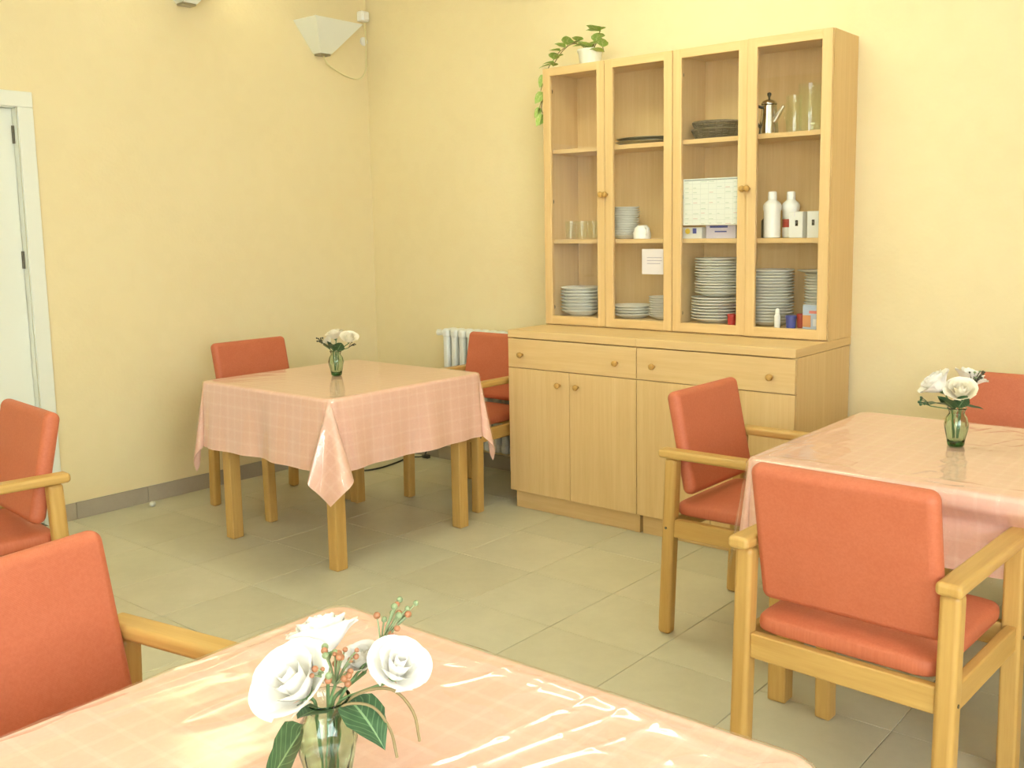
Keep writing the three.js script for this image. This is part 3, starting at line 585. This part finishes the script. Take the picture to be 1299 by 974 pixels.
// trailing plant on the cabinet
{
  const o = thing('trailing_plant', 'trailing pothos in a pale pot on top of the left glass cabinet', 'plant', [1.79, UH + 0.0005, 0.14]), rand = rng(77);
  part(o, 'pot', lathe([[0, 0], [0.045, 0], [0.048, 0.004], [0.06, 0.07], [0.064, 0.072], [0.064, 0.082], [0.058, 0.082], [0.056, 0.07], [0, 0.066]], 32), std({ color: 0xe9e6d6, roughness: 0.5 }));
  part(o, 'soil', lathe([[0.056, 0.068], [0.03, 0.072], [0, 0.073]], 24), std({ color: 0x5b4a35, roughness: 1 }));
  const vines = [
    [[0, 0.07, 0], [-0.06, 0.115, 0.03], [-0.13, 0.09, 0.06], [-0.185, 0.03, 0.075], [-0.228, 0.006, 0.05], [-0.25, -0.05, 0.045], [-0.26, -0.13, 0.05], [-0.268, -0.19, 0.055], [-0.245, -0.215, 0.06]],
    [[0, 0.07, 0.01], [-0.03, 0.12, 0.05], [-0.09, 0.085, 0.09], [-0.14, 0.03, 0.1], [-0.15, 0.008, 0.105]],
    [[0.01, 0.07, 0], [0.05, 0.13, 0.0], [0.075, 0.165, 0.02], [0.085, 0.155, 0.03]],
    [[0.01, 0.07, 0.02], [0.07, 0.1, 0.05], [0.12, 0.08, 0.07], [0.14, 0.045, 0.08]],
  ];
  const lg = [leafGeo(0.07, 0.056, 0.15, 0.2), leafGeo(0.058, 0.048, 0.2, 0.3), leafGeo(0.08, 0.062, 0.12, 0.15)];
  vines.forEach((pts, vi) => {
    part(o, 'vine', tube(pts, 0.0022, 40, 6), M.twig);
    const c = new THREE.CatmullRomCurve3(pts.map(v3)), n = [13, 6, 5, 5][vi];
    for (let k = 0; k < n; k++) {
      const t = 0.12 + 0.88 * k / (n - 1), p = c.getPoint(Math.min(1, t)), side = k % 2 ? 1 : -1;
      const hang = p.y < 0.0;
      const d = hang ? new THREE.Vector3(-0.35 + 0.5 * side * rand(), -0.75, 0.25 + 0.4 * rand()) : new THREE.Vector3(side * (0.4 + 0.4 * rand()), 0.15 + 0.5 * rand() - (p.y < 0.04 ? 0.2 : 0), 0.5 + 0.3 * rand());
      const m = part(o, 'leaf', lg[Math.floor(rand() * 3)], M.vineLeaf); m.position.copy(p);
      m.quaternion.setFromUnitVectors(new THREE.Vector3(0, 0, 1), d.normalize());
      if (hang) m.rotateZ(0.6 * side);
    }
  });
}

// ───────────────────────── radiator, cable, paper ball ─────────────────────────
{
  const o = thing('radiator', 'white column radiator on the back wall beside the sideboard', 'radiator', [0, 0, 0]);
  const y0 = 0.13, y1 = 0.815, zc = 0.095, pitch = 0.062;
  for (let k = 0; k < 12; k++) {
    const x = 0.742 + k * pitch, g = [];
    for (const dz of [-0.03, 0.03]) { const b = rbox(0.038, y1 - y0 - 0.04, 0.034, 0.012, 2); b.translate(0, (y0 + y1) / 2, dz); g.push(b); }
    const t = rbox(0.052, 0.055, 0.1, 0.018, 3); t.translate(0, y1 - 0.0275, 0); g.push(t);
    const u = rbox(0.052, 0.055, 0.1, 0.018, 3); u.translate(0, y0 + 0.0275, 0); g.push(u);
    const f = rbox(0.012, y1 - y0 - 0.06, 0.06, 0.004, 1); f.translate(0, (y0 + y1) / 2, 0); g.push(f);
    part(o, 'section', merge(g), M.enamel, [x, 0, zc]);
  }
  part(o, 'nipple_bar', (() => { const g = new THREE.CylinderGeometry(0.016, 0.016, 12 * pitch - 0.02, 14); g.rotateZ(Math.PI / 2); return g; })(), M.enamel, [0.742 + 5.5 * pitch, y1 - 0.0275, zc]);
  part(o, 'nipple_bar', (() => { const g = new THREE.CylinderGeometry(0.016, 0.016, 12 * pitch - 0.02, 14); g.rotateZ(Math.PI / 2); return g; })(), M.enamel, [0.742 + 5.5 * pitch, y0 + 0.0275, zc]);
  const v = part(o, 'valve', merge([(() => { const g = new THREE.CylinderGeometry(0.012, 0.012, 0.05, 14); g.rotateZ(Math.PI / 2); g.translate(-0.02, 0, 0); return g; })(), (() => { const g = new THREE.CylinderGeometry(0.019, 0.016, 0.035, 16); g.rotateZ(Math.PI / 2); g.translate(-0.055, 0, 0); return g; })()]), M.whitePlastic, [0.716, y1 - 0.03, zc]);
  part(v, 'pipe', tube([[-0.025, 0, 0], [-0.03, -0.03, -0.03], [-0.03, -0.05, -0.082]], 0.008, 12, 8), M.enamel);
  for (const x of [0.742 + pitch * 1.5, 0.742 + pitch * 9.5]) part(o, 'wall_bracket', span(x - 0.01, x + 0.01, 0.6, 0.63, 0.002, zc, 0.003), M.enamel);
}
single('floor_cable', 'dark cable trailing on the floor under the left table', 'cable', merge([tube([[0.44, 0.15, 0.012], [0.445, 0.06, 0.02], [0.44, 0.008, 0.045], [0.395, 0.006, 0.12], [0.425, 0.006, 0.246], [0.45, 0.006, 0.42], [0.41, 0.006, 0.52], [0.27, 0.006, 0.505], [0.16, 0.006, 0.4], [0.06, 0.006, 0.33]], 0.005, 80, 7), (() => { const g = rbox(0.05, 0.022, 0.03, 0.006); g.translate(0.475, 0.0115, 0.06); return g; })()]), M.cable);
{
  const g = mergeVertices(new THREE.IcosahedronGeometry(0.016, 3)), p = g.attributes.position;
  for (let i = 0; i < p.count; i++) { const x = p.getX(i), y = p.getY(i), z = p.getZ(i), k = 0.78 + 0.4 * noise2(x * 190 + 40, y * 190 + z * 130 + 40, 6); p.setXYZ(i, x * k, y * k * 0.85, z * k); }
  g.computeVertexNormals(); g.computeBoundingBox(); g.translate(0, -g.boundingBox.min.y, 0);
  single('paper_ball', 'small crumpled white paper ball on the floor by the skirting', 'paper', flat(g), M.paper, [0.105, 0.0002, 1.635]);
}

// ───────────────────────── tables and cloths ─────────────────────────
const HALF = 0.43, TH = 0.722;
function table(label, x, z) {
  const o = thing('dining_table', label, 'table', [x, 0, z], 0, 'square dining tables');
  part(o, 'tabletop', metric(span(-HALF, HALF, TH - 0.028, TH, -HALF, HALF, 0.005), 'x'), M.beech[0]);
  for (const s of [-1, 1]) {
    part(o, 'apron', metric(span(-0.335, 0.335, 0.648, 0.694, s * 0.361 - 0.011, s * 0.361 + 0.011), 'x'), M.beech[1]);
    part(o, 'apron', metric(span(s * 0.361 - 0.011, s * 0.361 + 0.011, 0.648, 0.694, -0.335, 0.335), 'z'), M.beech[1]);
  }
  for (const [sx, sz] of [[-1, -1], [1, -1], [1, 1], [-1, 1]]) part(o, 'leg', bar([sx * 0.362, 0, sz * 0.362], [sx * 0.362, 0.694, sz * 0.362], 0.056, 0.056, 0.006), M.beech[sx * sz > 0 ? 0 : 1]);
  return o;
}
// a square cloth hanging over the edge: straight sides with gentle waves, two pleats at each corner
function drape({ half, drop, y, seed, lift = 0, ears = 0.36, wrinkle = 0, side = 0.05, pushes = [], n = 46, corner = 0.03, lip = 0, pleat = 0.2 }) {
  const R = 0.014, arc = R * Math.PI / 2, line = [];
  for (let k = -n; k <= n; k++) line.push(half * k / n);
  for (let k = 1; k <= 5; k++) { line.push(half + arc * k / 5); line.unshift(-half - arc * k / 5); }
  const m = 16; for (let k = 1; k <= m; k++) { const s = half + arc + (drop - arc) * k / m; line.push(s); line.unshift(-s); }
  const N = line.length, pos = [], uv = [], idx = [], sm = (e0, e1, t) => { const q = Math.max(0, Math.min(1, (t - e0) / (e1 - e0))); return q * q * (3 - 2 * q); };
  const beta = (key, t) => {   // outward swing of a side at place t along it
    const fade = 1 - sm(half * 0.8, half, Math.abs(t));
    return side + fade * 0.045 * Math.sin(t * 13 + key * 2.1 + seed) + fade * 0.03 * Math.sin(t * 29 + key + seed * 3);
  };
  for (let j = 0; j < N; j++) for (let i = 0; i < N; i++) {
    const u = line[i], v = line[j], a = Math.max(0, Math.abs(u) - half), b = Math.max(0, Math.abs(v) - half), sx = Math.sign(u) || 1, sz = Math.sign(v) || 1;
    let X = Math.max(-half, Math.min(half, u)), Z = Math.max(-half, Math.min(half, v)), Y = y + lift;
    // soft plan corner
    if (corner) { const ex = Math.abs(X) - (half - corner), ez = Math.abs(Z) - (half - corner); if (ex > 0 && ez > 0) { const e = Math.hypot(ex, ez), mx = Math.max(ex, ez); if (e > 0) { const k = mx / e; X = sx * (half - corner + ex * k); Z = sz * (half - corner + ez * k); } } }
    const wx = u + 0.05 * noise2(u * 5 + 30, v * 5 + 30, seed + 1), wz = v + 0.05 * noise2(u * 5 + 60, v * 5 + 60, seed + 2);
    const wr = wrinkle * (0.3 * noise2(u * 7 + 20, v * 7 + 20, seed + 3) + 0.55 * Math.pow(1 - Math.abs(2 * noise2(wx * 19 + wz * 6 + 50, wz * 5 - wx * 2 + 50, seed + 7) - 1), 4) + 0.3 * Math.pow(1 - Math.abs(2 * noise2(wx * 9 - wz * 14 + 90, wz * 9 + wx * 4 + 90, seed + 9) - 1), 5) + 0.16 * noise2(wx * 40 + 9, wz * 26 + 9, seed + 8));
    if (a === 0 && b === 0) {
      Y += wr;
      if (lip) { const ed = Math.min(half - Math.abs(u), half - Math.abs(v)), al = half - Math.abs(u) < half - Math.abs(v) ? v : u; Y += lip * Math.exp(-Math.pow((ed - 0.03 - 0.02 * noise2(al * 6 + 40, 7, seed)) / 0.014, 2)) * (0.35 + 0.9 * noise2(al * 9 + 20, 3, seed + 4)); }
    }
    else {
      const r = Math.hypot(a, b), ph = Math.atan2(b, a), deg = ph * 180 / Math.PI;
      let be;
      if (b === 0) be = beta(sx, v); else if (a === 0) be = beta(sz * 2, u);
      else {
        const k = Math.sin(2 * ph), var1 = 0.85 + 0.3 * noise2(sx * 3 + 10, sz * 5 + 10, seed);
        be = side + ears * (sx > 0 && sz > 0 ? 1 : 0.42) * var1 * k * k * (1 - 0.62 * Math.exp(-Math.pow((deg - 45 - 6 * sx) / 11, 2)));
      }
      let out, down;
      if (r < arc) { out = R * Math.sin(r / R); down = R * (1 - Math.cos(r / R)); }
      else { out = R + (r - arc) * Math.sin(be); down = R + (r - arc) * Math.cos(be); }
      if (wrinkle && r > arc) out += wr * 1.5 + wrinkle * 0.4;
      if (a > 0 && b > 0 && r > arc) { const lob = pleat * (sx > 0 && sz > 0 ? 1 : 0.25) * (r - arc) * Math.sin(4 * ph) * 0.7071; X += sx * lob; Z -= sz * lob; }
      X += sx * Math.cos(ph) * out; Z += sz * Math.sin(ph) * out; Y -= down;
      for (const [ax, sgn, t0, hw, amt] of pushes) {
        const on = ax === 'x' ? (sx === sgn && a > 0) : (sz === sgn && b > 0); if (!on) continue;
        const t = ax === 'x' ? Z : X, k = (1 - sm(hw, hw + 0.09, Math.abs(t - t0))) * sm(0.03, 0.1, down) * amt;
        if (ax === 'x') X -= sgn * k; else Z -= sgn * k;
      }
    }
    pos.push(X, Y, Z); uv.push(u, v);
  }
  for (let j = 0; j + 1 < N; j++) for (let i = 0; i + 1 < N; i++) { const a = j * N + i; idx.push(a, a + N, a + 1, a + 1, a + N, a + N + 1); }
  const g = new THREE.BufferGeometry(); g.setAttribute('position', new THREE.Float32BufferAttribute(pos, 3)); g.setAttribute('uv', new THREE.Float32BufferAttribute(uv, 2)); g.setIndex(idx); g.computeVertexNormals(); return g;
}
function laidTable(where, x, z, { turn = 0, seed, pushes, wrinkle, drop, film, ears = 0.36, filmN = 46 }) {
  table(`square beech dining table ${where}`, x, z).rotation.y = turn;
  const base = { half: HALF + 0.004, drop, y: TH + 0.0008, seed, pushes, ears };
  single('tablecloth', `pink checked cloth on the table ${where}`, 'tablecloth', drape(base), M.cloth, [x, 0, z], turn, 'pink tablecloths');
  single('plastic_cover', `clear glossy plastic sheet over the cloth ${where}`, 'table cover', drape({ ...base, lift: 0.0022, half: HALF + 0.006, side: 0.062, wrinkle, n: filmN, ...film }), M.film, [x, 0, z], turn, 'clear plastic table covers');
}
const LT = [1.25, 1.315], RT = [3.9, 1.265], NT = [3.838, 3.54];
laidTable('by the corner uplight wall', ...LT, { seed: 1, wrinkle: 0.0009, drop: 0.3, pushes: [['x', -1, 1.185 - LT[1], 0.29, 0.055]], film: { drop: 0.298 } });
laidTable('at the right edge', ...RT, { seed: 2, wrinkle: 0.0026, drop: 0.225, ears: 0.22, pushes: [['x', -1, 1.172 - RT[1], 0.29, 0.055], ['z', 1, 0.0, 0.3, 0.055], ['z', -1, 0, 0.3, 0.055]], film: { drop: 0.245, side: 0.085, ears: 0.3, lip: 0.003 }, filmN: 80 });
laidTable('nearest to the viewer', ...NT, { turn: 0.018, seed: 4, wrinkle: 0.0031, drop: 0.28, pushes: [['x', -1, 0.0, 0.36, 0.055]], film: { drop: 0.28, lip: 0.004 }, filmN: 130 });

// ───────────────────────── chairs ─────────────────────────
// origin on the floor between the rear feet; the seat looks along local +z
function pad(w, h, d, r, crown, axis) {
  const g = rbox(w, h, d, r, 5);
  const q = mergeVertices(g); const p = q.attributes.position;
  return g;
}
function cushion(w, h, d, edge, crown) {     // soft pad, top bulging; lies in x-z, thickness along y
  const nx = 22, nz = 22, rows = [], pos = [], idx = [];
  // superellipse-edged shell: latitude rings from bottom to top
  const nl = 12, na = 64;
  for (let l = 0; l <= nl; l++) for (let a = 0; a < na; a++) {
    const la = (l / nl - 0.5) * Math.PI, an = a / na * Math.PI * 2;
    const se = (c, e) => Math.sign(c) * Math.pow(Math.abs(c), e);
    const rr = se(Math.cos(la), edge), yy = se(Math.sin(la), 0.55);
    pos.push(se(Math.cos(an), 0.16) * rr * w / 2, yy * h / 2, se(Math.sin(an), 0.16) * rr * d / 2);
  }
  for (let l = 0; l < nl; l++) for (let a = 0; a < na; a++) { const b = (a + 1) % na, i0 = l * na + a, i1 = l * na + b; idx.push(i0, i0 + na, i1, i1, i0 + na, i1 + na); }
  for (let i = 0; i < pos.length; i += 3) { const ux = pos[i] / (w / 2), uz = pos[i + 2] / (d / 2); if (pos[i + 1] > 0) pos[i + 1] += crown * (1 - ux * ux) * (1 - uz * uz); }
  const g = new THREE.BufferGeometry(); g.setAttribute('position', new THREE.Float32BufferAttribute(pos, 3)); g.setIndex(idx); g.computeVertexNormals();
  return g;
}
function planar(g, s = 1) { const p = g.attributes.position, uv = new Float32Array(p.count * 2); for (let i = 0; i < p.count; i++) { uv[2 * i] = p.getX(i) * s; uv[2 * i + 1] = p.getZ(i) * s; } g.setAttribute('uv', new THREE.BufferAttribute(uv, 2)); return g; }
const seatGeo = planar(cushion(0.435, 0.054, 0.462, 0.2, 0.012));
const backGeo = metric((() => { const g = rbox(0.434, 0.35, 0.05, 0.024, 5); return g; })(), 'y');
function makeChair() {
  const o = new THREE.Group(), B = M.beech;
  for (const s of [-1, 1]) {
    part(o, 'leg', bar([s * 0.242, 0, -0.012], [s * 0.242, 0.612, 0.014], 0.046, 0.046, 0.013), B[0]);
    part(o, 'leg', bar([s * 0.242, 0, 0.458], [s * 0.242, 0.612, 0.446], 0.046, 0.046, 0.008), B[1]);
    const arm = part(o, 'armrest', metric(rbox(0.056, 0.03, 0.502, 0.011, 3), 'z', 0.1 * s), B[0], [s * 0.245, 0.627, 0.221]);
    part(o, 'side_rail', metric(rbox(0.026, 0.062, 0.43, 0.005), 'z', 0.2), B[1], [s * 0.242, 0.374, 0.226]);
    for (const z of [0.0, 0.452]) part(o, 'screw_cap', new THREE.CylinderGeometry(0.0045, 0.0045, 0.003, 10), M.darkMetal, [s * 0.2655, 0.374, z], [0, 0, Math.PI / 2]);
  }
  part(o, 'rear_rail', metric(rbox(0.44, 0.062, 0.026, 0.005), 'x'), B[1], [0, 0.374, 0.004]);
  part(o, 'front_rail', metric(rbox(0.44, 0.062, 0.026, 0.005), 'x'), B[0], [0, 0.374, 0.448]);
  part(o, 'seat', seatGeo, M.vinyl, [0, 0.430, 0.232]);
  part(o, 'backrest', backGeo, M.vinyl, [0, 0.655, 0.022], [-0.205, 0, 0]);
  return o;
}
const CH = 'orange upholstered armchairs round the tables';
const proto = makeChair();
function chair(label, x, z, turn) {
  const c = proto.clone(); c.name = numbered('armchair'); scene.add(c); c.position.set(x, 0, z); c.rotation.y = turn; tag(c, label, 'chair', CH); return c;
}
const PX = Math.PI / 2;
chair('orange armchair behind the left table, against the plain left wall', 0.357, 1.185, PX);
chair('orange armchair in front of the radiator, tucked beside the sideboard', 1.274, 0.27, 0);
chair('orange armchair in front of the sideboard, side on to the right table', 3.03, 1.172, PX);
chair('large orange armchair seen from behind at the right table', 3.905, 2.12, Math.PI - 0.05);
chair('orange armchair at the far side of the right table, behind its roses', 3.87, 0.355, 0);
chair('orange armchair at the left edge in front of the white door', 1.43, 2.775, -0.1);
chair('orange armchair at the lower left, drawn up to the nearest table', 2.985, 3.516, PX + 0.17);

renderer.render(scene, camera);
